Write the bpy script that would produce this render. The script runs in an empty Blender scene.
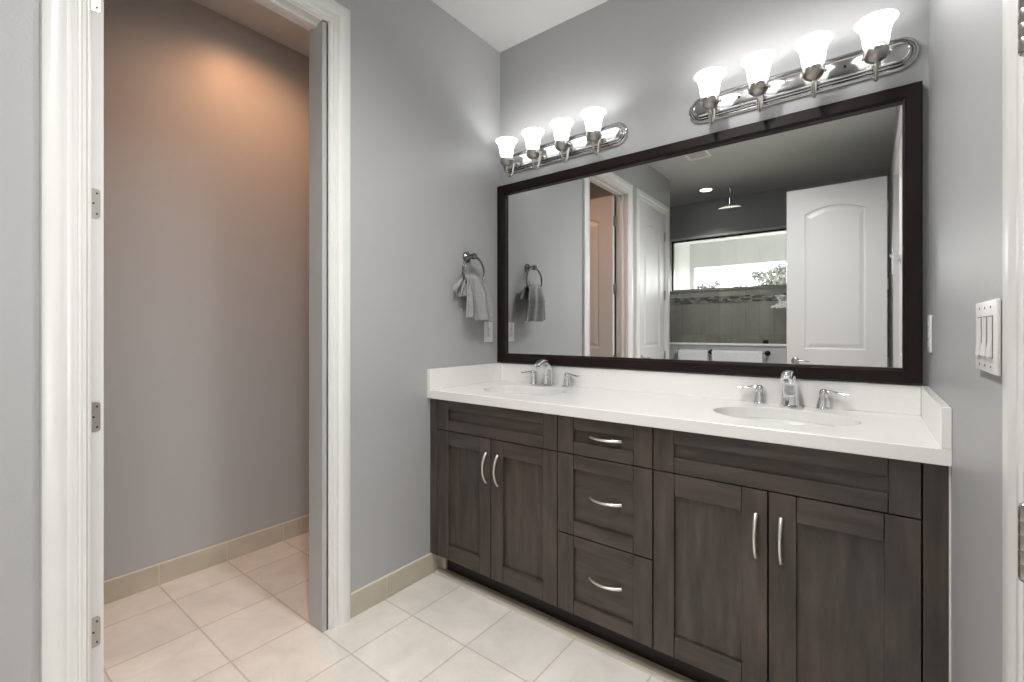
import bpy, bmesh, math, random
from mathutils import Vector, Matrix
PI = math.pi
random.seed(7)
scene = bpy.context.scene
C = scene.collection

# ------------------------------------------------------------------ camera
cam_d = bpy.data.cameras.new('camera'); cam = bpy.data.objects.new('camera', cam_d); C.objects.link(cam)
cam.location = (1.7217, -2.1019, 1.2018)
cam.rotation_euler = (PI/2, 0, math.radians(37.838))
cam_d.sensor_width = 36; cam_d.sensor_fit = 'HORIZONTAL'
cam_d.lens = 459.74/1024*36
cam_d.shift_y = -9.7/1024
cam_d.clip_start = 0.02; cam_d.clip_end = 200
scene.camera = cam
scene.view_settings.view_transform = 'Standard'
scene.view_settings.look = 'None'
scene.view_settings.exposure = 0.55
scene.view_settings.gamma = 1
scene.view_settings.use_curve_mapping = False

# ------------------------------------------------------------------ world (overcast sky)
w = bpy.data.worlds.new('sky'); scene.world = w; w.use_nodes = True
nt = w.node_tree; nt.nodes.clear()
bg = nt.nodes.new('ShaderNodeBackground'); out = nt.nodes.new('ShaderNodeOutputWorld')
bg.inputs[0].default_value = (1, 0.995, .99, 1); bg.inputs[1].default_value = 7.0
nt.links.new(bg.outputs[0], out.inputs[0])
cy = scene.cycles
cy.max_bounces = 8; cy.diffuse_bounces = 5; cy.glossy_bounces = 5; cy.transparent_max_bounces = 8
cy.caustics_reflective = False; cy.caustics_refractive = False
cy.sample_clamp_indirect = 6
cy.use_denoising = True

def lamp(name, kind, loc, power, color=(1, 1, 1), rot=(0, 0, 0), **kw):
    d = bpy.data.lights.new(name, kind); d.energy = power; d.color = color
    for k, v in kw.items(): setattr(d, k, v)
    o = bpy.data.objects.new(name, d); C.objects.link(o); o.location = loc; o.rotation_euler = rot
    return o
# lamps: toilet room and shower cans; added unseen fill cans and bedroom fill panel
lamp('added_can_fill', 'SPOT', (1.12, -1.72, 2.83), 82, (1, .985, .96), spot_size=2.7, spot_blend=1.0, shadow_soft_size=.08)  # this spot and the next are added, out of view, to brighten the room
lamp('added_can_fill', 'SPOT', (1.18, -1.05, 2.83), 74, (1, .985, .96), spot_size=2.7, spot_blend=1.0, shadow_soft_size=.08)
lamp('toilet_light', 'SPOT', (-0.54, -1.00, 2.835), 31, (1.0, .47, .21), spot_size=2.75, spot_blend=1.0, shadow_soft_size=.05)
lamp('shower_light', 'SPOT', (0.22, -3.53, 2.835), 40, (1, .98, .95), spot_size=2.0, spot_blend=1.0, shadow_soft_size=.05)
lamp('bedroom_fill', 'AREA', (4.6, -3.2, 1.6), 45, (1, .99, .98), rot=(0, math.radians(90), 0), shape='RECTANGLE', size=1.6, size_y=2.2)  # added area fill standing in for unseen bedroom daylight

# ------------------------------------------------------------------ materials
def lin(c):
    return tuple(((v/255)/12.92 if v/255 <= .04045 else ((v/255+.055)/1.055)**2.4) for v in c) + (1,)
def mat(name, rgb, rough=.5, metal=0, spec=.5, bump=None, var=None, coat=0, scale3=(1, 1, 1), bscale=200):
    m = bpy.data.materials.new(name); m.use_nodes = True
    n = m.node_tree.nodes; l = m.node_tree.links; b = n['Principled BSDF']
    c = lin(rgb)
    b.inputs['Base Color'].default_value = c; b.inputs['Roughness'].default_value = rough
    b.inputs['Metallic'].default_value = metal; b.inputs['Specular IOR Level'].default_value = spec
    b.inputs['Coat Weight'].default_value = coat
    tc = n.new('ShaderNodeTexCoord'); mp = n.new('ShaderNodeMapping'); mp.inputs['Scale'].default_value = scale3
    l.new(tc.outputs['Object'], mp.inputs['Vector'])
    if var:
        sc_, amt = var
        no = n.new('ShaderNodeTexNoise'); no.inputs['Scale'].default_value = sc_; no.inputs['Detail'].default_value = 5
        l.new(mp.outputs[0], no.inputs['Vector'])
        r = n.new('ShaderNodeValToRGB')
        r.color_ramp.elements[0].position = .3; r.color_ramp.elements[1].position = .7
        r.color_ramp.elements[0].color = tuple(v*(1-amt) for v in c[:3])+(1,)
        r.color_ramp.elements[1].color = tuple(min(1, v*(1+amt)) for v in c[:3])+(1,)
        l.new(no.outputs[0], r.inputs[0]); l.new(r.outputs[0], b.inputs['Base Color'])
    if bump:
        nb = n.new('ShaderNodeTexNoise'); nb.inputs['Scale'].default_value = bscale; nb.inputs['Detail'].default_value = 3
        l.new(mp.outputs[0], nb.inputs['Vector'])
        bp = n.new('ShaderNodeBump'); bp.inputs['Strength'].default_value = bump; bp.inputs['Distance'].default_value = .002
        l.new(nb.outputs[0], bp.inputs['Height']); l.new(bp.outputs[0], b.inputs['Normal'])
    return m

M = {}
M['wall'] = mat('grey_wall_paint', (174, 175, 176), .42, bump=.25, var=(1.2, .02), bscale=120)
M['ceil'] = mat('ceiling_paint', (205, 205, 205), .8, bump=.2)
M['trim'] = mat('white_trim_paint', (226, 226, 224), .3, var=(8, .015))
M['door'] = mat('white_door_paint', (222, 222, 222), .35)
M['counter'] = mat('white_quartz', (238, 237, 235), .18, var=(260, .02))
M['porcelain'] = mat('white_porcelain', (236, 236, 234), .08, coat=.5, var=(3, .01))
M['nickel'] = mat('brushed_nickel', (176, 172, 166), .28, metal=1, bump=.05)
M['ring'] = mat('dark_brushed_nickel', (120, 117, 113), .2, metal=1, bump=.05)
M['satin'] = mat('satin_nickel_pull', (238, 235, 229), .36, metal=1, bump=.03)
M['chrome'] = mat('polished_chrome', (225, 226, 228), .05, metal=1, bump=.01)
M['plate'] = mat('polished_nickel_plate', (190, 190, 190), .14, metal=1, bump=.03)
M['espresso'] = mat('espresso_wood_frame', (25, 13, 10), .45, spec=.25, var=(30, .35), scale3=(.15, 1, 1))
M['espresso_v'] = mat('espresso_wood_frame_upright', (25, 13, 10), .45, spec=.25, var=(30, .35), scale3=(1, 1, .15))
M['plastic'] = mat('white_plastic', (232, 232, 230), .3, var=(40, .01))
M['slot'] = mat('dark_slot', (25, 25, 25), .6, var=(40, .1))
M['tile_base'] = mat('beige_base_tile', (188, 180, 164), .35, var=(6, .10))
M['grout'] = mat('light_grout', (220, 214, 202), .8, var=(60, .03))
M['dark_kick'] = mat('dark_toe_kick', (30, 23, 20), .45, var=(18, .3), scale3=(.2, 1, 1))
M['towel'] = mat('grey_terry', (160, 160, 161), .95, bump=1.0, var=(50, .10), bscale=420)
M['towel_w'] = mat('white_terry', (224, 226, 230), .95, bump=1.0, var=(60, .08), bscale=420)
M['bronze'] = mat('dark_bronze', (38, 37, 36), .4, metal=.6, var=(20, .1))
M['stucco'] = mat('pale_stucco', (216, 216, 214), .9, bump=.6, bscale=60)
M['bark'] = mat('bark', (84, 78, 70), .9, var=(20, .3))
M['leaf'] = mat('leaf', (112, 114, 108), .7, var=(3, .3))
M['ground'] = mat('lawn_ground', (110, 115, 96), .95, var=(4, .2))
M['carpet'] = mat('bedroom_carpet', (178, 170, 158), .95, bump=.8, var=(90, .08))
M['grout_dark'] = mat('dark_caulk', (70, 66, 62), .8, var=(30, .1))

def wood(name, horizontal=False):
    m = bpy.data.materials.new(name); m.use_nodes = True
    n = m.node_tree.nodes; l = m.node_tree.links; b = n['Principled BSDF']
    tc = n.new('ShaderNodeTexCoord')
    mp = n.new('ShaderNodeMapping')
    mp.inputs['Scale'].default_value = (1.2, 8, 9) if horizontal else (9, 8, 1.2)
    l.new(tc.outputs['Object'], mp.inputs['Vector'])
    gr = n.new('ShaderNodeTexNoise'); gr.inputs['Scale'].default_value = 3.0; gr.inputs['Detail'].default_value = 6; gr.inputs['Roughness'].default_value = .6
    l.new(mp.outputs[0], gr.inputs['Vector'])
    big = n.new('ShaderNodeTexNoise'); big.inputs['Scale'].default_value = 3.2; big.inputs['Detail'].default_value = 2
    l.new(tc.outputs['Object'], big.inputs['Vector'])
    r1 = n.new('ShaderNodeValToRGB')
    r1.color_ramp.elements[0].position = .28; r1.color_ramp.elements[0].color = lin((50, 44, 41))
    r1.color_ramp.elements[1].position = .75; r1.color_ramp.elements[1].color = lin((88, 79, 74))
    l.new(gr.outputs[0], r1.inputs[0])
    r2 = n.new('ShaderNodeValToRGB')
    r2.color_ramp.elements[0].position = .3; r2.color_ramp.elements[0].color = (.86, .90, .94, 1)
    r2.color_ramp.elements[1].position = .7; r2.color_ramp.elements[1].color = (1.1, 1.04, .98, 1)
    l.new(big.outputs[0], r2.inputs[0])
    mx = n.new('ShaderNodeMix'); mx.data_type = 'RGBA'; mx.blend_type = 'MULTIPLY'; mx.inputs[0].default_value = 1
    l.new(r1.outputs[0], mx.inputs[6]); l.new(r2.outputs[0], mx.inputs[7])
    l.new(mx.outputs[2], b.inputs['Base Color'])
    b.inputs['Roughness'].default_value = .36
    return m
M['wood_v'] = wood('stained_maple_upright'); M['wood_h'] = wood('stained_maple_level', True)

def tile_mat(name, rgb, bw, rh, loc, mortar, grout, rough=.3, rot=(0, 0, 0), var=.05, mortar_size=.004, offset=0, c2=None):
    m = bpy.data.materials.new(name); m.use_nodes = True
    n = m.node_tree.nodes; l = m.node_tree.links; b = n['Principled BSDF']
    tc = n.new('ShaderNodeTexCoord'); mp = n.new('ShaderNodeMapping'); mp.vector_type = 'POINT'
    mp.inputs['Location'].default_value = loc; mp.inputs['Rotation'].default_value = rot
    l.new(tc.outputs['Object'], mp.inputs['Vector'])
    br = n.new('ShaderNodeTexBrick'); br.offset = offset; br.squash = 1
    br.inputs['Scale'].default_value = 1; br.inputs['Mortar Size'].default_value = mortar_size
    br.inputs['Mortar Smooth'].default_value = .1; br.inputs['Bias'].default_value = 0
    br.inputs['Brick Width'].default_value = bw; br.inputs['Row Height'].default_value = rh
    c = lin(rgb)
    br.inputs['Color1'].default_value = tuple(v*(1+var) for v in c[:3])+(1,)
    br.inputs['Color2'].default_value = lin(c2) if c2 else tuple(v*(1-var) for v in c[:3])+(1,)
    br.inputs['Mortar'].default_value = lin(grout)
    l.new(mp.outputs[0], br.inputs['Vector'])
    no = n.new('ShaderNodeTexNoise'); no.inputs['Scale'].default_value = 5; no.inputs['Detail'].default_value = 9; no.inputs['Roughness'].default_value = .62
    no.inputs['Distortion'].default_value = .6
    l.new(tc.outputs['Object'], no.inputs['Vector'])
    r = n.new('ShaderNodeValToRGB'); r.color_ramp.elements[0].position = .32; r.color_ramp.elements[1].position = .66
    r.color_ramp.elements[0].color = (.87, .865, .85, 1); r.color_ramp.elements[1].color = (1.04, 1.04, 1.04, 1)
    l.new(no.outputs[0], r.inputs[0])
    mx = n.new('ShaderNodeMix'); mx.data_type = 'RGBA'; mx.blend_type = 'MULTIPLY'; mx.inputs[0].default_value = 1
    l.new(br.outputs['Color'], mx.inputs[6]); l.new(r.outputs[0], mx.inputs[7]); l.new(mx.outputs[2], b.inputs['Base Color'])
    b.inputs['Roughness'].default_value = rough
    bp = n.new('ShaderNodeBump'); bp.invert = True; bp.inputs['Strength'].default_value = .35; bp.inputs['Distance'].default_value = .002
    l.new(br.outputs['Fac'], bp.inputs['Height']); l.new(bp.outputs[0], b.inputs['Normal'])
    return m
M['floor'] = tile_mat('beige_floor_tile', (233, 228, 221), .308, .292, (-.505+.308*8, .825+.292*20, 0), None, (206, 199, 187), .32, var=.035, mortar_size=.0035)
M['shower_tile'] = tile_mat('shower_wall_tile', (176, 175, 166), .15, .40, (.35+.15*10, -1.56+.4*6, 0), None, (160, 158, 150), .3, rot=(-PI/2, 0, 0), var=.12, mortar_size=.003)
M['mosaic'] = tile_mat('mosaic_border', (168, 168, 164), .05, .02, (.5, 0, 0), None, (80, 78, 74), .25, rot=(-PI/2, 0, 0), var=.3, mortar_size=.002, offset=.5, c2=(62, 60, 56))

def emis(name, rgb, strength, base=(240, 240, 240)):
    m = bpy.data.materials.new(name); m.use_nodes = True
    b = m.node_tree.nodes['Principled BSDF']
    b.inputs['Base Color'].default_value = lin(base); b.inputs['Roughness'].default_value = .3
    b.inputs['Emission Color'].default_value = lin(rgb); b.inputs['Emission Strength'].default_value = strength
    return m
def shade_mat():
    # frosted glass lit by the bulb inside: brightest at mid height beside the bulb, fading to the neck
    m = emis('lit_frosted_glass', (255, 255, 255), 3)
    n = m.node_tree.nodes; l = m.node_tree.links
    tc = n.new('ShaderNodeTexCoord'); sp = n.new('ShaderNodeSeparateXYZ'); mr = n.new('ShaderNodeMapRange')
    l.new(tc.outputs['Object'], sp.inputs[0]); l.new(sp.outputs['Z'], mr.inputs[0])
    mr.inputs[1].default_value = -.004; mr.inputs[2].default_value = .045; mr.inputs[3].default_value = .18; mr.inputs[4].default_value = 2.6
    l.new(mr.outputs[0], n['Principled BSDF'].inputs['Emission Strength'])
    return m
M['shade'] = shade_mat()
M['bulb'] = emis('lit_bulb', (255, 252, 246), 30)
M['can_on'] = emis('lit_recessed_lens', (255, 252, 246), 6)

def glass_mat(name, tint, f0=.06):
    m = bpy.data.materials.new(name); m.use_nodes = True
    n = m.node_tree.nodes; l = m.node_tree.links; n.clear()
    o = n.new('ShaderNodeOutputMaterial'); mx = n.new('ShaderNodeMixShader')
    t = n.new('ShaderNodeBsdfTransparent'); t.inputs[0].default_value = tint
    g = n.new('ShaderNodeBsdfGlossy'); g.inputs['Roughness'].default_value = .0
    fr = n.new('ShaderNodeFresnel'); fr.inputs[0].default_value = 1.45
    l.new(fr.outputs[0], mx.inputs[0]); l.new(t.outputs[0], mx.inputs[1]); l.new(g.outputs[0], mx.inputs[2]); l.new(mx.outputs[0], o.inputs[0])
    return m
M['glass'] = glass_mat('clear_pane', (.97, .975, .97, 1))
m = bpy.data.materials.new('mirror_silver'); m.use_nodes = True
b = m.node_tree.nodes['Principled BSDF']; b.inputs['Base Color'].default_value = (.86, .87, .87, 1); b.inputs['Metallic'].default_value = 1; b.inputs['Roughness'].default_value = 0
M['mirror'] = m

# ------------------------------------------------------------------ mesh helpers
def link(name, bm, m, parent=None, smooth=False, loc=None, rot=None, mats=None):
    me = bpy.data.meshes.new(name); bmesh.ops.recalc_face_normals(bm, faces=bm.faces[:]); bm.to_mesh(me); bm.free()
    for mm in (mats or [m]): me.materials.append(mm)
    if smooth:
        for p in me.polygons: p.use_smooth = True
        me.set_sharp_from_angle(angle=math.radians(38))
    o = bpy.data.objects.new(name, me); C.objects.link(o)
    if parent: o.parent = parent
    if loc: o.location = loc
    if rot: o.rotation_euler = rot
    return o
def merge(bm, src, mtx=None):
    if mtx: src.transform(mtx)
    me = bpy.data.meshes.new('t'); src.to_mesh(me); src.free(); bm.from_mesh(me); bpy.data.meshes.remove(me)
def box(bm, x0, x1, y0, y1, z0, z1, bev=0, seg=2, mtx=None):
    t = bmesh.new(); bmesh.ops.create_cube(t, size=1)
    for v in t.verts:
        v.co = Vector(((x0+x1)/2+v.co.x*(x1-x0), (y0+y1)/2+v.co.y*(y1-y0), (z0+z1)/2+v.co.z*(z1-z0)))
    if bev: bmesh.ops.bevel(t, geom=t.edges[:], offset=bev, segments=seg, affect='EDGES', profile=.5)
    merge(bm, t, mtx)
def boxes(*bs, bev=0):
    bm = bmesh.new()
    for b_ in bs: box(bm, *b_, bev=bev)
    return bm
def lathe(bm, prof, seg=24, mtx=None, cap=True):
    t = bmesh.new(); rings = []
    for r, z in prof:
        if r < 1e-5: rings.append([t.verts.new((0, 0, z))])
        else: rings.append([t.verts.new((r*math.cos(2*PI*k/seg), r*math.sin(2*PI*k/seg), z)) for k in range(seg)])
    for a, b_ in zip(rings, rings[1:]):
        for k in range(seg):
            k2 = (k+1) % seg
            if len(a) == 1 and len(b_) == 1: continue
            if len(a) == 1: t.faces.new((a[0], b_[k2], b_[k]))
            elif len(b_) == 1: t.faces.new((a[k], a[k2], b_[0]))
            else: t.faces.new((a[k], a[k2], b_[k2], b_[k]))
    merge(bm, t, mtx)
def tube(bm, pts, radii, seg=10, ratio=None, closed=False, mtx=None, up=Vector((0, 0, 1))):
    """sweep an ellipse (radius r, r*ratio) along pts"""
    t = bmesh.new(); pts = [Vector(p) for p in pts]; n = len(pts)
    if not isinstance(radii, (list, tuple)): radii = [radii]*n
    if ratio is None: ratio = 1
    if not isinstance(ratio, (list, tuple)): ratio = [ratio]*n
    rings = []; prev = None
    for i, p in enumerate(pts):
        if closed: d = pts[(i+1) % n]-pts[i-1]
        else: d = pts[min(i+1, n-1)]-pts[max(i-1, 0)]
        d.normalize()
        if prev is None:
            u = up.cross(d)
            if u.length < 1e-3: u = Vector((1, 0, 0)).cross(d)
            u.normalize()
        else:
            u = prev-d*prev.dot(d); u.normalize()
        prev = u; v = d.cross(u)
        rings.append([t.verts.new(p+u*radii[i]*math.cos(2*PI*k/seg)+v*radii[i]*ratio[i]*math.sin(2*PI*k/seg)) for k in range(seg)])
    m_ = n if closed else n-1
    for i in range(m_):
        a, b_ = rings[i], rings[(i+1) % n]
        for k in range(seg): t.faces.new((a[k], a[(k+1) % seg], b_[(k+1) % seg], b_[k]))
    if not closed:
        t.faces.new(rings[0][::-1]); t.faces.new(rings[-1])
    merge(bm, t, mtx)
def smooth_pts(ctrl, n=8):
    """Catmull-Rom through tuples of any length"""
    out = []; c = [ctrl[0]]+list(ctrl)+[ctrl[-1]]
    for i in range(1, len(c)-2):
        for s in range(n):
            t = s/n
            out.append(tuple(.5*((2*p1)+(-p0+p2)*t+(2*p0-5*p1+4*p2-p3)*t*t+(-p0+3*p1-3*p2+p3)*t**3) for p0, p1, p2, p3 in zip(c[i-1], c[i], c[i+1], c[i+2])))
    out.append(tuple(ctrl[-1])); return out
def thing(name, label, cat, loc=(0, 0, 0), rotz=0, group=None):
    o = bpy.data.objects.new(name, None); C.objects.link(o); o.location = loc; o.rotation_euler = (0, 0, rotz)
    o.empty_display_size = .05
    return tag(o, label, cat, group)
def tag(o, label, cat, group=None):
    o['label'] = label; o['category'] = cat
    if group: o['group'] = group
    return o
def struct(o, label=None, cat=None):
    o['kind'] = 'structure'
    if label: o['label'] = label; o['category'] = cat
    return o

H = 2.849
# ------------------------------------------------------------------ room shell
struct(link('floor', boxes((-1.06, 1.93, -4.12, .06, -.08, 0)), M['floor']), 'beige stone-look floor tiles with pale grout lines', 'floor')
struct(link('floor_bedroom', boxes((1.93, 5.0, -4.4, -.2, -.08, 0)), M['carpet']), 'pale carpet beyond the double doors', 'floor')
struct(link('ceiling', boxes((-1.3, 5.0, -5.0+.6, .12, H, H+.08)), M['ceil']), 'white painted flat ceiling', 'ceiling')
struct(link('wall_back', boxes((-1.06, 2.0, 0, .12, 0, H)), M['wall']), 'grey wall behind the mirror and vanity lights', 'wall')
struct(link('wall_left', boxes((-.10, 0, -1.119, 0, 0, H), (-.10, 0, -1.831, -1.119, 2.459, H), (-.10, 0, -2.066, -1.831, 0, H),
      (-.10, 0, -2.794, -2.066, 2.459, H), (-.10, 0, -2.945, -2.794, 0, H)), M['wall']), 'grey wall with the doorway and the towel ring', 'wall')
struct(link('wall_toilet_far', boxes((-1.06, -.939, -2.05, 0, 0, H)), M['wall']), 'grey far wall of the toilet room seen through the doorway', 'wall')
struct(link('wall_toilet_side', boxes((-.939, -.10, -2.05, -1.90, 0, H)), M['wall']), 'grey side wall behind the open toilet room door', 'wall')
struct(link('wall_closet', boxes((-1.3, -.10, -2.945, -2.825, 0, H)), M['wall']), 'grey closet wall turning the corner beside the shower', 'wall')
struct(link('wall_right', boxes((1.881, 2.0, -1.259, 0, 0, H), (1.881, 2.0, -2.681, -1.259, 2.459, H), (1.881, 2.0, -4.0, -2.681, 0, H)), M['wall']), 'grey right wall with the switch plate', 'wall')
struct(link('wall_front', boxes((-1.3, 2.0, -4.12, -4.0, 0, 1.735), (-1.3, 2.0, -4.12, -4.0, 2.40, H), (-1.3, -.36, -4.12, -4.0, 1.735, 2.40), (1.36, 2.0, -4.12, -4.0, 1.735, 2.40)), M['wall']), 'dark grey shower wall with the wide window, in the mirror', 'wall')
struct(link('wall_shower_left', boxes((-1.3, -1.06, -4.0, -2.945, 0, H)), M['wall']))
struct(link('wall_bedroom', boxes((2.0, 5.1, -4.5, -4.4, 0, H), (2.0, 5.1, -.2, -.1, 0, H), (5.0, 5.1, -4.4, -4.2, 0, H), (5.0, 5.1, -3.6, -.2, 0, H), (5.0, 5.1, -4.2, -3.6, 0, 1.0), (5.0, 5.1, -4.2, -3.6, 2.1, H)), M['wall']))

# tiled part of the shower wall, the mosaic border, the pony wall
struct(link('wall_shower_tile', boxes((-1.06, 1.881, -4.0, -3.988, 0, 1.555), (-1.06, 1.881, -4.0, -3.988, 1.635, 1.722)), M['shower_tile']), 'grey-green shower tiles below the window, in the mirror', 'wall')
struct(link('trim_1', boxes((-1.06, 1.881, -4.0, -3.984, 1.555, 1.635)), M['mosaic']), 'dark glass mosaic border in the shower tiles', 'trim')
pw = struct(link('wall_pony', boxes((-.12, 1.09, -3.15, -3.05, 0, 1.055)), mat('pony_wall_paint', (192, 193, 196), .5, bump=.2)), 'low pale half wall in front of the shower', 'wall')
link('cap', boxes((-.13, 1.10, -3.165, -3.035, 1.055, 1.078), bev=.004), M['counter'], pw)

# shower window: dark frame, white top trim, pane
wn = struct(link('window_1', boxes((-.345, 1.345, -4.07, -4.02, 1.722, 1.745), (-.345, 1.345, -4.07, -4.02, 2.368, 2.39),
      (-.345, -.325, -4.07, -4.02, 1.745, 2.368), (1.325, 1.345, -4.07, -4.02, 1.745, 2.368)), M['bronze']), 'wide shower window with a thin dark frame', 'window')
link('pane', boxes((-.325, 1.325, -4.05, -4.044, 1.745, 2.368)), M['glass'], wn)
link('window_casing', boxes((-.36, 1.36, -4.03, -3.985, 2.385, 2.412), bev=.003), M['trim'], wn)
link('window_sill', boxes((-.36, 1.36, -4.12, -3.98, 1.712, 1.728), bev=.003), M['shower_tile'], wn)
# porch outside the shower window
struct(link('wall_porch', boxes((-.48, -.36, -4.98, -4.12, 0, 2.6)), M['stucco']), 'pale porch side wall outside the window', 'wall')
struct(link('trim_2', boxes((-.36, 2.2, -4.98, -4.86, 2.13, 2.6), (-.36, -.30, -4.98, -4.86, 0, 2.13)), M['stucco']), 'pale porch beam and post outside the window', 'trim')
struct(link('ceiling_porch', boxes((-.48, 2.2, -4.98, -4.12, 2.48, 2.56)), M['stucco']))
struct(link('ground_outside', boxes((-30, 24, -60, -4.99, -.35, -.3)), M['ground']))

# ------------------------------------------------------------------ casings and door frames
PROF = [(0, 0), (0, .009), (.003, .013), (.010, .014), (.014, .0105), (.018, .0105), (.022, .016), (.030, .0175), (.036, .013), (.041, .0125), (.047, .018), (.054, .0225), (.060, .0235), (.084, .0235), (.0905, .019), (.0925, 0)]
def casing(bm, a0, a1, top, to3d, prof=PROF):
    """U shaped moulding round an opening a0..a1, head at top; to3d(a, z, v) -> point"""
    path = [(a0, 0, -1, 0), (a0, top, -1, 1), (a1, top, 1, 1), (a1, 0, 1, 0)]
    rings = [[bm.verts.new(to3d(a+su*u, z+sz*u, v)) for u, v in prof] for a, z, su, sz in path]
    for r0, r1 in zip(rings, rings[1:]):
        for k in range(len(prof)-1): bm.faces.new((r0[k], r0[k+1], r1[k+1], r1[k]))
    bm.faces.new(rings[0]); bm.faces.new(rings[-1])
def frame_trim(name, label, a0, a1, top, xface, sgn, xback, stop_at=None, both=True, prof=PROF, inner=[(0, 0), (0, .012), (.012, .016), (.06, .018), (.064, 0)]):
    """opening a0..a1 in a wall along Y; room face xface, outward sign sgn"""
    bm = bmesh.new()
    casing(bm, a0-.005, a1+.005, top+.005, lambda a, z, v: (xface+sgn*v, a, z), prof)
    o = struct(link(name, bm, M['trim'], smooth=True), label, 'trim')
    bm = bmesh.new(); lo, hi = min(xface, xback), max(xface, xback)
    box(bm, lo, hi, a0-.019, a0, 0, top+.019); box(bm, lo, hi, a1, a1+.019, 0, top+.019); box(bm, lo, hi, a0, a1, top, top+.019)
    if stop_at is not None:
        s0, s1 = stop_at
        box(bm, s0, s1, a0, a0+.011, 0, top, .002); box(bm, s0, s1, a1-.011, a1, 0, top, .002); box(bm, s0, s1, a0+.011, a1-.011, top-.011, top, .002)
    link('door_jamb', bm, M['trim'], o, smooth=True)
    if both:
        bm = bmesh.new()
        casing(bm, a0-.005, a1+.005, top+.005, lambda a, z, v: (xback-sgn*v, a, z), inner)
        link('inner_casing', bm, M['trim'], o, smooth=True)
    return o
t3 = frame_trim('trim_3', 'white fluted casing round the toilet room doorway', -1.812, -1.100, 2.44, 0, 1, -.10, stop_at=(-.064, -.034), inner=[(0, 0), (0, .005), (.012, .008), (.06, .009), (.064, 0)])
bm = bmesh.new(); box(bm, -.094, -.068, -1.1015, -1.0985, .895, .955, .001)
link('strike_plate', bm, M['nickel'], t3)
frame_trim('trim_4', 'white fluted casing round the closet door', -2.775, -2.085, 2.44, 0, 1, -.10, stop_at=(-.075, -.045), both=False)
frame_trim('trim_5', 'white fluted casing round the double doors', -2.662, -1.278, 2.44, 1.881, -1, 2.0, stop_at=(1.93, 1.96), prof=[(u*1.0, v_*.62) for u, v_ in PROF])

# ------------------------------------------------------------------ doors
def rounded_loop(x0, x1, z0, z1, rise=0, n=10):
    """closed loop counter-clockwise; top is an arch of given rise"""
    pts = [(x0, z0), (x1, z0), (x1, z1)]
    if rise > 0:
        c = (x1-x0); R_ = (c*c/4+rise*rise)/(2*rise); cx = (x0+x1)/2; cz = z1+rise-R_
        a0 = math.asin((c/2)/R_)
        for k in range(1, n):
            a = a0-2*a0*k/n
            pts.append((cx+R_*math.sin(a), cz+R_*math.cos(a)))
    pts.append((x0, z1))
    return pts
def door_face(bm, w_, h_, panels, y, s):
    """one moulded face of a panel door at y, s = outward sign"""
    t = bmesh.new()
    def loop(pts, off=0):
        return [t.verts.new((p[0], y+s*off, p[1])) for p in pts]
    def edges(vs): return [t.edges.new((vs[i], vs[(i+1) % len(vs)])) for i in range(len(vs))]
    outer = loop([(0, 0), (w_, 0), (w_, h_), (0, h_)])
    es = edges(outer); ins = []
    for (x0, x1, z0, z1, rise) in panels:
        l0 = loop(rounded_loop(x0, x1, z0, z1, rise)); es += edges(l0); ins.append((l0, (x0, x1, z0, z1, rise)))
    bmesh.ops.triangle_fill(t, edges=es, use_beauty=True)
    for l0, (x0, x1, z0, z1, rise) in ins:
        prev = l0
        for inset, d in ((.006, -.009), (.016, -.010), (.040, -.003), (.046, -.002)):
            cur = loop(rounded_loop(x0+inset, x1-inset, z0+inset, z1-inset, rise*(1-inset) if rise else 0), d)
            for i in range(len(cur)):
                j = (i+1) % len(cur); t.faces.new((prev[i], prev[j], cur[j], cur[i]))
            prev = cur
        t.faces.new(prev)
    merge(bm, t)
HZ = (.30, .945, 1.585, 2.205)
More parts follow.
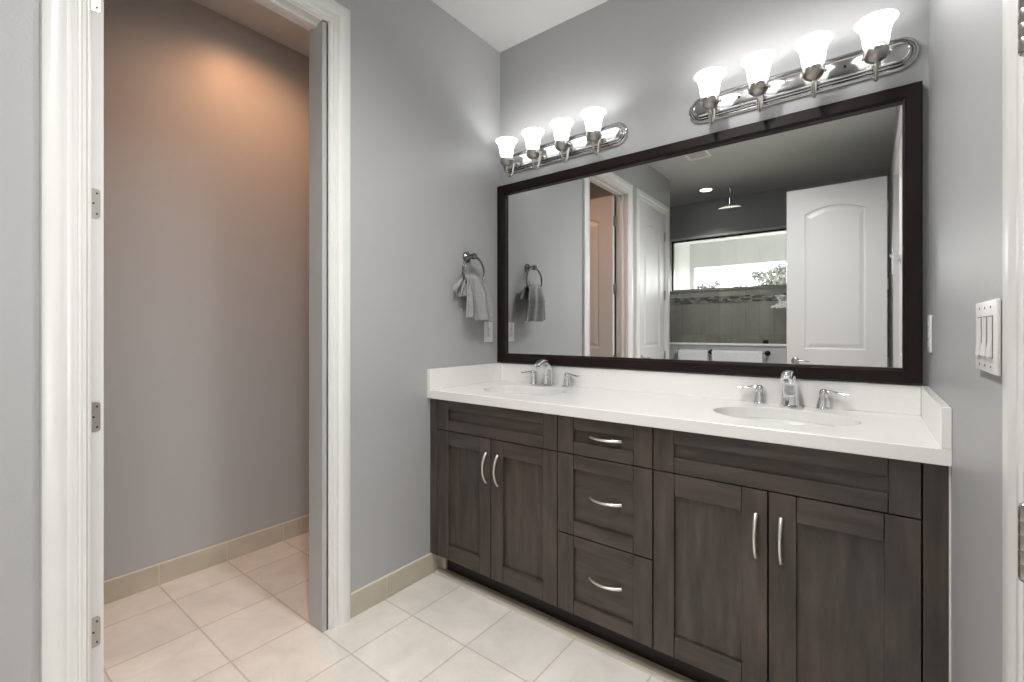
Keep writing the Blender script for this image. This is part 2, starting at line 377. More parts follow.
def make_door(name, label, width, loc, rotz, height=2.428, th=.035, lever=None, barrel_side=-1):
    """slab runs from the hinge edge (x=0) to x=width; faces at y=-th/2 and +th/2"""
    bm = bmesh.new(); st = width*.195 if width > .6 else .12
    pan = [(st, width-st, 1.05, 2.212, .055), (st, width-st, .24, .86, 0)]
    pan = [(a, b_, c-.008, d-.008, r) for a, b_, c, d, r in pan]
    door_face(bm, width, height, pan, th/2, 1); door_face(bm, width, height, pan, -th/2, -1)
    q = [(0, 0), (width, 0), (width, height), (0, height)]
    t = bmesh.new()
    for i in range(4):
        (xa, za), (xb, zb) = q[i], q[(i+1) % 4]
        t.faces.new([t.verts.new(p) for p in ((xa, -th/2, za), (xb, -th/2, zb), (xb, th/2, zb), (xa, th/2, za))])
    merge(bm, t); bmesh.ops.remove_doubles(bm, verts=bm.verts[:], dist=1e-5)
    d = link(name, bm, M['door'], loc=loc, rot=(0, 0, rotz)); struct(d, label, 'door')
    for hz in HZ:
        hb = bmesh.new(); z = hz-.008
        yb = barrel_side*(th/2+.009)
        for k in range(5):                                     # knuckles
            lathe(hb, [(0, 0), (.0060, 0), (.0066, .001), (.0066, .0163), (.0060, .0173), (0, .0173)], 14, Matrix.Translation((-.003, yb, z-.0443+k*.0177)))
        lathe(hb, [(0, 0), (.004, 0), (.006, -.0015), (.004, -.0035), (0, -.004)], 12, Matrix.Translation((-.003, yb, z-.0443)))
        lathe(hb, [(0, 0), (.004, 0), (.006, .0015), (.004, .0035), (0, .004)], 12, Matrix.Translation((-.003, yb, z+.0443)))
        # leaf let into the slab edge, free corners rounded
        leaf = bmesh.new(); y0, y1 = sorted((barrel_side*th/2, -barrel_side*.010)); r = .009
        far = -barrel_side
        pts = [(barrel_side*th/2, -.0445), ]
        for k in range(5):
            a = k/4*PI/2; pts.append((far*(.010-r+r*math.sin(a)), -.0445+r-r*math.cos(a)))
        for k in range(5):
            a = k/4*PI/2; pts.append((far*(.010-r+r*math.cos(a)), (.0445-r+r*math.sin(a))))
        pts.append((barrel_side*th/2, .0445))
        va = [leaf.verts.new((-.0018, p[0], z+p[1])) for p in pts]; vb = [leaf.verts.new((.0005, p[0], z+p[1])) for p in pts]
        leaf.faces.new(va); leaf.faces.new(vb)
        for i in range(len(pts)): leaf.faces.new((va[i], va[(i+1) % len(pts)], vb[(i+1) % len(pts)], vb[i]))
        merge(hb, leaf)
        ho = link('hinge', hb, M['nickel'], d, smooth=True)
        for dy, dz in ((.002, -.031), (-.006, 0), (.002, .031)):
            sb = bmesh.new(); lathe(sb, [(0, 0), (.0028, 0), (.0028, .0012), (0, .0014)], 10, Matrix.Translation((-.0016, -barrel_side*dy, z+dz)) @ Matrix.Rotation(-PI/2, 4, 'Y'))
            link('screw', sb, M['slot'], ho)
    if lever:
        for s in (1, -1):
            lb = bmesh.new(); base = Matrix.Translation((width-.065, s*th/2, .935)) @ Matrix.Rotation(-s*PI/2, 4, 'X')
            lathe(lb, [(0, 0), (.031, 0), (.031, .004), (.026, .009), (.012, .012), (.0095, .020), (.0095, .045), (0, .048)], 24, base)
            pts = smooth_pts([(width-.062, s*(th/2+.042), .935, .010), (width-.09, s*(th/2+.046), .937, .0095), (width-.13, s*(th/2+.046), .939, .0085), (width-.175, s*(th/2+.040), .935, .0065)], 6)
            tube(lb, [p[:3] for p in pts], [p[3] for p in pts], 12, .75)
            link('lever_handle', lb, M['nickel'], d, smooth=True)
    return d
# toilet room door, hinged at the far jamb and opened 90 degrees into the toilet room
make_door('door_1', 'white two-panel door opened into the toilet room', .70, (-.112, -1.778, .008), PI, lever=True, barrel_side=1)
# closet door, closed
make_door('door_2', 'closed white arched-panel closet door, seen in the mirror', .682, (-.0175, -2.771, .008), PI/2, lever=True, barrel_side=-1)
# double doors on the right wall: near leaf closed, far leaf opened into the bathroom
d3 = make_door('door_3', 'closed near leaf of the white double doors at the right edge', .686, (1.8985, -1.282, .008), -PI/2, barrel_side=-1)
make_door('door_4', 'open far leaf of the double doors, arched panel facing the mirror', .690, (1.835, -2.6385, .008), PI, lever=True, barrel_side=1)
bm = bmesh.new()
box(bm, 1.870, 1.8815, -1.84, -1.79, 1.655, 1.70, .002)
pts = smooth_pts([(1.872, -1.815, 1.685, .005), (1.85, -1.815, 1.683, .005), (1.835, -1.815, 1.69, .0055), (1.83, -1.815, 1.705, .006)], 5)
tube(bm, [p[:3] for p in pts], [p[3] for p in pts], 10)
tag(link('robe_hook', bm, M['chrome'], smooth=True), 'small chrome hook on the closed door leaf, in the mirror', 'hook')

# ------------------------------------------------------------------ tile baseboards
def base_tiles(name, label, segs, h=.098):
    """segs: list of (axis, fixed coordinate of wall, outward sign, a0, a1, joints)"""
    bm = bmesh.new(); g = bmesh.new()
    for axis, w0, s, a0, a1, joints in segs:
        js = [a0]+[j for j in joints if a0+.01 < j < a1-.01]+[a1]
        for p, q in zip(js, js[1:]):
            lo, hi = sorted((w0, w0+s*.011)); gl, gh = sorted((w0, w0+s*.009))
            if axis == 'y': box(bm, lo, hi, p+.0015, q-.0015, .002, h, .0015)
            else: box(bm, p+.0015, q-.0015, lo, hi, .002, h, .0015)
        if axis == 'y': box(g, gl, gh, a0, a1, 0, h+.004)
        else: box(g, a0, a1, gl, gh, 0, h+.004)
    o = struct(link(name, bm, M['tile_base']), label, 'baseboard'); link('grout', g, M['grout'], o)
    return o
JY = sorted(-.825-.292*k for k in range(-3, 12))
base_tiles('baseboard_left', 'beige tile baseboard on the grey wall beside the vanity', [('y', 0, 1, -1.0005, -.4795, [-.815]), ('x', -.4795, -1, .0115, .048, []), ('y', 0, 1, -1.985, -1.908, [])])
base_tiles('baseboard_toilet', 'beige tile baseboard along the toilet room far wall', [('y', -.939, 1, -1.90, 0, JY)])
base_tiles('baseboard_right', 'beige tile baseboard on the right wall', [('y', 1.881, -1, -1.18, -.56, JY), ('y', 1.881, -1, -3.9, -2.76, JY)])
bm = bmesh.new(); g = bmesh.new(); xs = [.011, .205, .375, .68, .985, 1.29, 1.595, 1.869]
for a, b_ in zip(xs, xs[1:]): box(bm, a+.0015, b_-.0015, -.5215, -.4805, .0005, .010, .0015)
box(g, .011, 1.869, -.526, -.478, 0, .007)
tr = struct(link('trim_6', bm, M['tile_base']), 'narrow beige tile strip along the vanity toe kick', 'trim'); link('grout', g, M['grout'], tr)

# ------------------------------------------------------------------ vanity cabinets
YF = -.55; TH = .020; CT = .873; CB = .104
def shaker(bm_v, bm_h, x0, x1, z0, z1, sl, sr, rt, rb, y=YF):
    """a five piece front: stiles (upright grain), rails and recessed panel"""
    g = .0021; x0 += g; x1 -= g; z0 += g; z1 -= g
    bv = .0016
    box(bm_v, x0, x0+sl, y, y+TH, z0, z1, bv); box(bm_v, x1-sr, x1, y, y+TH, z0, z1, bv)
    box(bm_h, x0+sl+.0014, x1-sr-.0014, y+.0006, y+TH, z1-rt, z1, bv); box(bm_h, x0+sl+.0014, x1-sr-.0014, y+.0006, y+TH, z0, z0+rb, bv)
def pull(parent, p, length, vertical, y=YF):
    """arched satin pull; thick at one end like the photo"""
    n = 15; pts = []; rad = []
    for k in range(n):
        t = k/(n-1); s = (t-.5)*length
        d = .027*(1-(2*t-1)**2)**.85
        pts.append((p[0], y-.002-d, p[1]+s) if vertical else (p[0]+s, y-.002-d, p[1]))
        rad.append(.0036+.0030*t**2+.0012*(1-t)**3)
    bm = bmesh.new(); tube(bm, pts, rad, 12, 1.0, up=Vector((0, 1, 0)))
    return link('handle', bm, M['satin'], parent, smooth=True)
def carcass(parent, x0, x1, extra=None):
    bm = bmesh.new()
    box(bm, x0+.001, x0+.018, -.528, -.012, CB, CT-.0005); box(bm, x1-.018, x1-.001, -.528, -.012, CB, CT-.0005)
    box(bm, x0+.018, x1-.018, -.528, -.012, CB, CB+.018); box(bm, x0+.018, x1-.018, -.024, -.012, CB+.018, CT-.0005)
    box(bm, x0+.018, x1-.018, -.5285, -.51, CT-.03, CT-.0005); box(bm, x0+.018, x1-.018, -.5285, -.51, CB+.018, CB+.04)
    box(bm, x0+.018, x1-.018, -.528, -.51, .70, .74)
    link('carcass', bm, M['wood_v'], parent)
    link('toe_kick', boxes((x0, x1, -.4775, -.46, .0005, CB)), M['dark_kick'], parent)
def front(parent, name, x0, x1, z0, z1, sl, sr, rt, rb):
    v = bmesh.new(); h = bmesh.new(); shaker(v, h, x0, x1, z0, z1, sl, sr, rt, rb)
    nv = len(v.faces)
    me = bpy.data.meshes.new('t'); h.to_mesh(me); h.free(); v.from_mesh(me); bpy.data.meshes.remove(me)
    v.faces.ensure_lookup_table()
    for f in v.faces[nv:]: f.material_index = 1
    n2 = len(v.faces)
    box(v, x0+sl-.006, x1-sr+.006, YF+.013, YF+.018, z0+rb-.006, z1-rt+.006)
    v.faces.ensure_lookup_table()
    if name != 'door':
        for f in v.faces[n2:]: f.material_index = 1
    return link(name, v, None, parent, mats=[M['wood_v'], M['wood_h']])
GZ = .7245
# left sink cabinet (with the filler strip against the wall)
c1 = thing('vanity_cabinet', 'dark stained double-door vanity cabinet at the left, beside the grey wall', 'cabinet', group='vanity cabinets')
carcass(c1, .051, .744); front(c1, 'false_front', .051, .744, GZ, .871, .074, .064, .042, .048)
d = front(c1, 'door', .051, .3965, CB, GZ, .075, .065, .066, .072); pull(d, (.372, .592), .134, True)
d = front(c1, 'door', .3965, .744, CB, GZ, .067, .066, .066, .072); pull(d, (.4385, .592), .134, True)
link('filler_strip', boxes((.002, .0495, -.5495, -.53, CB, CT-.001), bev=.0012), M['wood_v'], c1)
link('side_base', boxes((.002, .0495, -.5295, -.4955, CB, .12)), M['wood_v'], c1)
# drawer cabinet
c2 = thing('drawer_cabinet', 'dark stained cabinet of three drawers between the two sink cabinets', 'cabinet', group='vanity cabinets')
carcass(c2, .744, 1.132)
for z0, z1, rt, rb, hz in ((GZ, .871, .046, .047, .801), (.4105, GZ, .053, .053, .569), (CB, .4105, .043, .050, .264)):
    d = front(c2, 'drawer', .744, 1.132, z0, z1, .070, .069, rt, rb); pull(d, (.946, hz), .128, False, YF+.013)
# right sink cabinet
c3 = thing('vanity_cabinet', 'dark stained double-door vanity cabinet at the right, beside the switch wall', 'cabinet', group='vanity cabinets')
carcass(c3, 1.132, 1.828); front(c3, 'false_front', 1.132, 1.828, GZ, .871, .069, .064, .046, .049)
d = front(c3, 'door', 1.132, 1.4835, CB, GZ, .070, .069, .073, .068); pull(d, (1.451, .584), .132, True)
d = front(c3, 'door', 1.4835, 1.828, CB, GZ, .070, .072, .073, .068); pull(d, (1.5175, .586), .132, True)
link('filler_strip', boxes((1.8295, 1.8765, -.5495, -.53, .03, CT-.001), bev=.0012), M['wood_v'], c3)
link('caulk_line', boxes((1.8766, 1.8808, -.548, -.535, .03, CT-.002)), M['trim'], c3)

# ------------------------------------------------------------------ countertop with two undermount sinks
SINKS = [(.385, -.290), (1.485, -.290)]; SA, SB = .218, .165
top = thing('countertop', 'white quartz vanity countertop with low splashes on three sides', 'countertop')
bm = bmesh.new(); zt, zb = .914, CT
def ring(z, c, k=1.0, n=48): return [bm.verts.new((c[0]+SA*k*math.cos(2*PI*i/n), c[1]+SB*k*math.sin(2*PI*i/n), z)) for i in range(n)]
def rect(z, e=0): return [bm.verts.new(p) for p in ((.001+0, -.568+e, z), (1.880, -.568+e, z), (1.880, -.001, z), (.001, -.001, z))]
def eloop(vs): return [bm.edges.new((vs[i], vs[(i+1) % len(vs)])) for i in range(len(vs))]
rt_, rb_ = rect(zt, .002), rect(zb, .002)
rm1, rm2 = rect(zt-.002), rect(zb+.002)
ht = [ring(zt, c) for c in SINKS]; hb_ = [ring(zb, c) for c in SINKS]
hm = [ring(zt-.0025, c, .994) for c in SINKS]
bmesh.ops.triangle_fill(bm, edges=eloop(rt_)+eloop(ht[0])+eloop(ht[1]), use_beauty=True)
bmesh.ops.triangle_fill(bm, edges=eloop(rb_)+eloop(hb_[0])+eloop(hb_[1]), use_beauty=True)
for A, B in ((rt_, rm1), (rm1, rm2), (rm2, rb_)):
    for i in range(4): bm.faces.new((A[i], A[(i+1) % 4], B[(i+1) % 4], B[i]))
for k in (0, 1):
    for A, B in ((ht[k], hm[k]), (hm[k], hb_[k])):
        for i in range(48): bm.faces.new((A[i], A[(i+1) % 48], B[(i+1) % 48], B[i]))
link('slab', bm, M['counter'], top)
link('backsplash', boxes((.0215, 1.8605, -.0205, -.0005, zt+.0002, 1.0165), bev=.0015), M['counter'], top)
link('side_splash', boxes((.0005, .0205, -.568, -.0005, zt+.0002, 1.0165), bev=.0015), M['counter'], top)
link('side_splash', boxes((1.8612, 1.8805, -.568, -.0005, zt+.0002, 1.0165), bev=.0015), M['counter'], top)
def make_sink(c, label):
    s = thing('sink_basin', label, 'sink', (c[0], c[1], 0), group='undermount sinks')
    b_ = bmesh.new(); n = 48; prof = [(1.09, CT-.001), (1.0, CT-.001), (.985, CT-.012), (.95, CT-.045), (.86, CT-.095), (.68, CT-.13), (.42, CT-.147), (.12, CT-.152)]
    prof += [(.12, CT-.160), (.45, CT-.157), (.72, CT-.14), (.90, CT-.102), (.99, CT-.05), (1.03, CT-.012), (1.09, CT-.010)]
    rs = []
    for k, z in prof: rs.append([b_.verts.new((SA*k*math.cos(2*PI*i/n), SB*k*math.sin(2*PI*i/n), z)) for i in range(n)])
    rs.append(rs[0])
    for A, B in zip(rs, rs[1:]):
        for i in range(n): b_.faces.new((A[i], A[(i+1) % n], B[(i+1) % n], B[i]))
    link('bowl', b_, M['porcelain'], s, smooth=True)
    b_ = bmesh.new(); lathe(b_, [(0, .004), (.012, .004), (.016, .001), (.020, .0035), (.027, .0025), (.029, 0), (.020, -.012), (0, -.012)], 24, Matrix.Translation((0, 0, CT-.152)))
    link('drain', b_, M['chrome'], s, smooth=True)
    return s
make_sink(SINKS[0], 'oval white undermount sink at the left end of the countertop')
make_sink(SINKS[1], 'oval white undermount sink at the right end of the countertop')

# ------------------------------------------------------------------ faucets
def make_faucet(x, label):
    f = thing('faucet', label, 'faucet', (x, -.060, zt), group='widespread faucets')
    # spout: flattened arc rising at the back and reaching forward over the bowl
    ctrl = [(0, .012, 0, .031, .022), (0, .013, .03, .029, .020), (0, .010, .065, .0262, .018), (0, -.002, .100, .0235, .016), (0, -.028, .124, .0215, .0135), (0, -.060, .128, .020, .012), (0, -.088, .118, .0195, .0125), (0, -.100, .108, .019, .013)]
    P = smooth_pts(ctrl, 6); b_ = bmesh.new(); prev = None; rings = []
    for i, p in enumerate(P):
        a = Vector(P[max(i-1, 0)][:3]); c = Vector(P[min(i+1, len(P)-1)][:3]); d = (c-a).normalized()
        u = Vector((1, 0, 0)); v = d.cross(u)
        r = []
        for k in range(24):
            t = 2*PI*k/24; cs, sn = math.cos(t), math.sin(t); e = .62   # rounded-box section
            r.append(b_.verts.new(Vector(p[:3])+u*p[3]*math.copysign(abs(cs)**e, cs)+v*p[4]*math.copysign(abs(sn)**e, sn)))
        rings.append(r)
    for A, B in zip(rings, rings[1:]):
        for k in range(24): b_.faces.new((A[k], A[(k+1) % 24], B[(k+1) % 24], B[k]))
    b_.faces.new(rings[0]); b_.faces.new(rings[-1])
    lathe(b_, [(0, 0), (.038, 0), (.038, .003), (.034, .006), (.028, .008)], 32, Matrix.Translation((0, .010, 0)))
    sp = link('spout', b_, M['chrome'], f, smooth=True)
    b_ = bmesh.new(); lathe(b_, [(0, 0), (.010, 0), (.0105, .003), (.0105, .012), (0, .012)], 18, Matrix.Translation((0, -.096, .094)))
    link('aerator', b_, M['chrome'], sp, smooth=True)
    for s in (-1, 1):
        hx = s*.106; T = Matrix.Translation((hx, .018, 0))
        b_ = bmesh.new()
        lathe(b_, [(0, 0), (.0265, 0), (.0265, .003), (.0235, .006), (.0225, .010), (.0195, .025), (.0165, .040), (.0145, .046), (.0150, .049), (.0155, .056), (.0140, .066), (.009, .072), (0, .074)], 28, T)
        h_ = link('valve_handle', b_, M['chrome'], f, smooth=True)
        b_ = bmesh.new()
        c = smooth_pts([(hx, .018, .060, .009, 1), (hx+s*.022, .017, .064, .0078, .8), (hx+s*.045, .014, .061, .0065, .7), (hx+s*.066, .010, .058, .0068, .7), (hx+s*.078, .008, .061, .0045, .7)], 6)
        tube(b_, [p[:3] for p in c], [p[3] for p in c], 12, [p[4] for p in c])
        link('lever', b_, M['chrome'], h_, smooth=True)
    return f
make_faucet(.378, 'chrome widespread faucet behind the left sink')
make_faucet(1.482, 'chrome widespread faucet behind the right sink')

# ------------------------------------------------------------------ wall mirror
mr = thing('wall_mirror', 'large wide mirror in a dark espresso wood frame above the countertop', 'mirror')
X0, X1, Z0, Z1, FW, FD = .004, 1.864, 1.023, 2.047, .051, .033
prof = [(0, 0), (0, FD-.003), (.003, FD), (FW-.010, FD), (FW-.008, FD-.003), (FW-.006, FD-.006), (FW, FD-.008), (FW, .006), (FW-.004, .004)]
def miter_frame(sides):
    bm = bmesh.new(); cs = [(X0, Z0, 1, 1), (X1, Z0, -1, 1), (X1, Z1, -1, -1), (X0, Z1, 1, -1)]
    for i in sides:
        A, B = cs[i], cs[(i+1) % 4]
        ra = [bm.verts.new((A[0]+A[2]*u, -v-.0005, A[1]+A[3]*u)) for u, v in prof]; rb2 = [bm.verts.new((B[0]+B[2]*u, -v-.0005, B[1]+B[3]*u)) for u, v in prof]
        for k in range(len(prof)-1): bm.faces.new((ra[k], ra[k+1], rb2[k+1], rb2[k]))
        bm.faces.new(ra); bm.faces.new(rb2)
    return bm
link('frame_rail', miter_frame((0,)), M['espresso'], mr); link('frame_stile', miter_frame((1,)), M['espresso_v'], mr)
link('frame_rail', miter_frame((2,)), M['espresso'], mr); link('frame_stile', miter_frame((3,)), M['espresso_v'], mr)
link('mirror_glass', boxes((X0+FW-.006, X1-FW+.006, -.0075, -.0025, Z0+FW-.006, Z1-FW+.006)), M['mirror'], mr)

# ------------------------------------------------------------------ vanity lights
def make_light(xc, label):
    L = thing('vanity_light', label, 'light', (xc, 0, 2.168), group='four-shade vanity lights')
    hw, hh = .385, .0575
    def stadium(e, n=14):
        r = hh-e; c = hw-hh; pts = []
        for k in range(n+1):
            a = -PI/2+PI*k/n; pts.append((c+r*math.cos(a), r*math.sin(a)))
        for k in range(n+1):
            a = PI/2+PI*k/n; pts.append((-c+r*math.cos(a), r*math.sin(a)))
        return pts
    bm = bmesh.new(); rings = []
    for e, v in ((0, .0005), (0, .007), (.003, .010), (.008, .011), (.010, .008), (.012, .013), (.017, .018), (.019, .015), (.021, .021), (.026, .026), (.029, .023), (.031, .0235)):
        rings.append([bm.verts.new((p[0], -v, p[1])) for p in stadium(e)])
    for A, B in zip(rings, rings[1:]):
        for i in range(len(A)): bm.faces.new((A[i], A[(i+1) % len(A)], B[(i+1) % len(B)], B[i]))
    bm.faces.new(rings[-1]); bm.faces.new(rings[0])
    link('back_plate', bm, M['plate'], L, smooth=True)
    for x in (-.178, .178):
        bm = bmesh.new(); lathe(bm, [(0, .006), (.003, .0055), (.005, .003), (.005, 0)], 12, Matrix.Translation((x, -.023, .004)) @ Matrix.Rotation(PI/2, 4, 'X'))
        link('mounting_screw', bm, M['slot'], L, smooth=True)
    for k in range(4):
        x = -.266+.1773*k
        a = thing_part('lamp_arm', L, x)
        # hook arm: leaves the plate, dips and rises into the cup
        bm = bmesh.new(); c = smooth_pts([(x, -.022, -.022), (x, -.045, -.020), (x, -.062, -.040), (x, -.070, -.075), (x, -.083, -.098), (x, -.103, -.108), (x, -.120, -.096), (x, -.125, -.075), (x, -.125, -.050)], 5)
        tube(bm, c, .0058, 12)
        lathe(bm, [(0, 0), (.015, 0), (.015, .003), (.009, .008), (.006, .010)], 20, Matrix.Translation((x, -.022, -.022)) @ Matrix.Rotation(PI/2, 4, 'X'))
        arm = link('arm', bm, M['nickel'], L, smooth=True)
        bm = bmesh.new(); T = Matrix.Translation((x, -.125, -.062))
        lathe(bm, [(0, -.002), (.008, -.001), (.010, .003), (.020, .007), (.029, .014), (.0345, .024), (.0360, .036), (.0355, .042), (.0335, .042), (.0335, .034), (.026, .022), (0, .020)], 28, T)
        for j in range(3):
            an = j*2*PI/3+.5
            lathe(bm, [(0, -.004), (.003, -.003), (.003, .006), (.0055, .006), (.0055, .010), (0, .011)], 10, T @ Matrix.Rotation(an, 4, 'Z') @ Matrix.Translation((.033, 0, .034)) @ Matrix.Rotation(PI/2, 4, 'Y'))
        link('shade_holder', bm, M['nickel'], L, smooth=True)
        bm = bmesh.new()
        outer = [(.0300, -.004), (.0345, .008), (.0365, .030), (.0390, .055), (.0435, .078), (.0500, .094), (.0560, .1030), (.0585, .1065)]
        outer = smooth_pts(outer, 3)
        outer = [(r*1.02, z*.83 if z > 0 else z) for r, z in outer]
        inner = [(r-.003, z) for r, z in outer[::-1]]
        lathe(bm, list(outer)+[(.0590, .0900)]+inner[1:], 32)
        sh = link('shade', bm, M['shade'], L, smooth=True, loc=(x, -.125, -.022+.012))
        bm = bmesh.new(); lathe(bm, [(0, .078), (.011, .075), (.018, .067), (.0215, .057), (.020, .045), (.014, .032), (.012, .022), (0, .020)], 20)
        link('bulb', bm, M['bulb'], sh, smooth=True)
    return L
def thing_part(*a): return None
make_light(.414, 'nickel vanity light with four lit bell shades above the left of the mirror')
make_light(1.474, 'nickel vanity light with four lit bell shades above the right of the mirror')

# ------------------------------------------------------------------ towel ring with hand towel (left wall)
tr_ = thing('towel_ring', 'round nickel towel ring on the grey wall left of the mirror', 'towel ring', (0, -.288, 1.603))
bm = bmesh.new(); R90 = Matrix.Rotation(PI/2, 4, 'Y')
lathe(bm, [(0, 0), (.029, 0), (.029, .005), (.027, .009), (.018, .014), (.013, .020), (.012, .040), (.0155, .045), (.016, .062), (.012, .068), (0, .070)], 28, R90)
link('wall_post', bm, M['ring'], tr_, smooth=True)
bm = bmesh.new(); n = 48
tube(bm, [(.055, .082*math.sin(2*PI*k/n), -.084+.082*math.cos(2*PI*k/n)) for k in range(n)], .0056, 12, closed=True, up=Vector((1, 0, 0)))
link('ring', bm, M['ring'], tr_, smooth=True)

def cloth_sheet(bm, fn, nu=30, nv=36, th=.006):
    """closed thick cloth from fn(u,v) in [0,1]^2"""
    t = bmesh.new(); P = [[Vector(fn(i/nu, j/nv)) for j in range(nv+1)] for i in range(nu+1)]
    N = [[None]*(nv+1) for _ in range(nu+1)]
    for i in range(nu+1):
        for j in range(nv+1):
            du = P[min(i+1, nu)][j]-P[max(i-1, 0)][j]; dv = P[i][min(j+1, nv)]-P[i][max(j-1, 0)]
            nn = du.cross(dv); N[i][j] = nn.normalized() if nn.length > 1e-9 else Vector((1, 0, 0))
    F = [[t.verts.new(P[i][j]+N[i][j]*th/2) for j in range(nv+1)] for i in range(nu+1)]
    B = [[t.verts.new(P[i][j]-N[i][j]*th/2) for j in range(nv+1)] for i in range(nu+1)]
    for i in range(nu):
        for j in range(nv):
            t.faces.new((F[i][j], F[i+1][j], F[i+1][j+1], F[i][j+1])); t.faces.new((B[i][j], B[i][j+1], B[i+1][j+1], B[i+1][j]))
    for i in range(nu):
        t.faces.new((F[i][0], B[i][0], B[i+1][0], F[i+1][0])); t.faces.new((F[i][nv], F[i+1][nv], B[i+1][nv], B[i][nv]))
    for j in range(nv):
        t.faces.new((F[0][j], F[0][j+1], B[0][j+1], B[0][j])); t.faces.new((F[nu][j], B[nu][j], B[nu][j+1], F[nu][j+1]))
    merge(bm, t)
tw = bmesh.new()
zr = 1.603-.084
def ring_z(y):                                  # lower arc of the ring at y
    return 1.482+.012*math.sin((y+.36)*24)*(1 if y < -.23 else .6)-max(0, y+.255)*.25   # bunched cloth fills the bottom of the ring
def drape(y0t, y1t, y0b, y1b, zbf, zbb, off, folds, amp, ph):
    """cloth over the ring: v 0..0.5 up the back, .5..1 down the front"""
    def fn(u, v):
        yt = y0t+(y1t-y0t)*u
        zt_ = ring_z(yt)+.009
        if v < .12: k = 1-v/.12; s = -1
        else: k = (v-.12)/.88; s = 1
        k2 = k**.8
        yb = y0b+(y1b-y0b)*u; y = yt+(yb-yt)*min(1, k*1.5 if k < .4 else .6+(k-.4)*.667)
        zb = zbf if s > 0 else zbb
        z = zt_+(zb-zt_)*k
        x = .055+s*(.0125*min(1, (k*10)**.5))
        fold = amp*math.sin(u*folds*2*PI+ph+.6*math.sin(k*3))*min(1, k*2.2)
        x = x+(fold+off*min(1, k*2) if s > 0 else -.003-off*0)
        return (x, y, z)
    return fn
cloth_sheet(tw, drape(-.350, -.222, -.325, -.160, 1.264, 1.40, .018, 1.8, .0145, .9))
cloth_sheet(tw, drape(-.351, -.325, -.372, -.318, 1.276, 1.42, .010, 1.0, .007, 2.0), nu=14)
# the short tail, spread toward the doorway against the wall
def tail(u, v):
    yt = -.347+.022*u; y = yt+((-.425+.085*u)-yt)*min(1, v*1.15)
    z = ring_z(yt)+.012+((1.385-.012*math.sin(u*PI)+.035*(1-u))-ring_z(yt)-.012)*v
    return (.040+.013*math.sin(u*2.2*PI+.4)*min(1, v*2)-.012*v, y, z)
cloth_sheet(tw, tail, nu=22, nv=24)
def tail2(u, v):
    yt = -.345+.018*u; y = yt+((-.395+.085*u)-yt)*min(1, v*1.1)
    z = ring_z(yt)+.012+(1.388-ring_z(yt)-.012)*v
    return (.056+.010*math.sin(u*2.0*PI+2.4)*min(1, v*2), y, z)
cloth_sheet(tw, tail2, nu=20, nv=20)
tag(link('hand_towel', tw, M['towel'], smooth=True), 'grey terry hand towel folded through the towel ring', 'towel')

# ------------------------------------------------------------------ outlets and switches
def plate(name, label, cat, wall_x, s, y0, y1, z0, z1, gangs, rocker):
    o = thing(name, label, cat, (wall_x, (y0+y1)/2, (z0+z1)/2)); w_, h_ = (y1-y0)/2, (z1-z0)/2
    bm = bmesh.new(); a, b_ = sorted((s*.0006, s*.0066)); box(bm, a, b_, -w_, w_, -h_, h_, .002, 3)
    link('cover_plate', bm, M['plastic'], o, smooth=True)
    for g_ in range(gangs):
        yc = (g_-(gangs-1)/2)*.046
        if rocker:
            bm = bmesh.new(); a, b_ = sorted((s*.0064, s*.0072)); box(bm, a, b_, yc-.0168, yc+.0168, -.0335, .0335)
            ro = link('switch_frame', bm, M['slot'], o)
            t = bmesh.new()     # paddle tilted
            pts = [(.0066, -.032), (.0085, .032), (.0066, .032), ]
            prof_ = [(.0068, -.0322), (.0105, -.0322), (.0078, .0), (.0085, .0322), (.0068, .0322)]
            va = [t.verts.new((s*px, yc-.0155, pz)) for px, pz in prof_]; vb = [t.verts.new((s*px, yc+.0155, pz)) for px, pz in prof_]
            t.faces.new(va); t.faces.new(vb)
            for i in range(5): t.faces.new((va[i], va[(i+1) % 5], vb[(i+1) % 5], vb[i]))
            link('rocker', t, M['plastic'], ro)
        else:
            bm = bmesh.new()
            a, b_ = sorted((s*.0064, s*.0078))
            box(bm, a, b_, yc-.0165, yc+.0165, -.0335, .0335, .0006)
            ro = link('receptacle', bm, M['plastic'], o)
            a, b_ = sorted((s*.0077, s*.0082))
            for zc in (-.019, .019):
                for q in (-1, 1):
                    bm = bmesh.new(); box(bm, a, b_, yc+q*.0065-.001, yc+q*.0065+.001, zc-.002, zc+.0055); link('socket_slot', bm, M['slot'], ro)
                bm = bmesh.new(); lathe(bm, [(0, .0003), (.0024, .0003), (.0024, 0), (0, 0)], 12, Matrix.Translation((s*.0079, yc, zc-.008)) @ Matrix.Rotation(s*PI/2, 4, 'Y'))
                link('socket_slot', bm, M['slot'], ro)
    for g_ in range(gangs):
        yc = (g_-(gangs-1)/2)*.046
        for zc in (-.048, .048):
            bm = bmesh.new(); lathe(bm, [(0, .0014), (.0018, .0012), (.0028, 0), (0, 0)], 10, Matrix.Translation((s*.0064, yc, zc)) @ Matrix.Rotation(s*PI/2, 4, 'Y'))
            link('plate_screw', bm, M['nickel'], o)
    return o
plate('electrical_outlet', 'white outlet plate on the grey left wall below the towel ring', 'outlet', 0, 1, -.144, -.073, 1.140, 1.256, 1, False)
plate('electrical_outlet', 'white outlet plate on the right wall beside the mirror frame', 'outlet', 1.881, -1, -.130, -.060, 1.134, 1.254, 1, False)
plate('light_switch', 'white three-gang rocker switch plate beside the double doors', 'light switch', 1.881, -1, -1.097, -.927, 1.134, 1.252, 3, True)

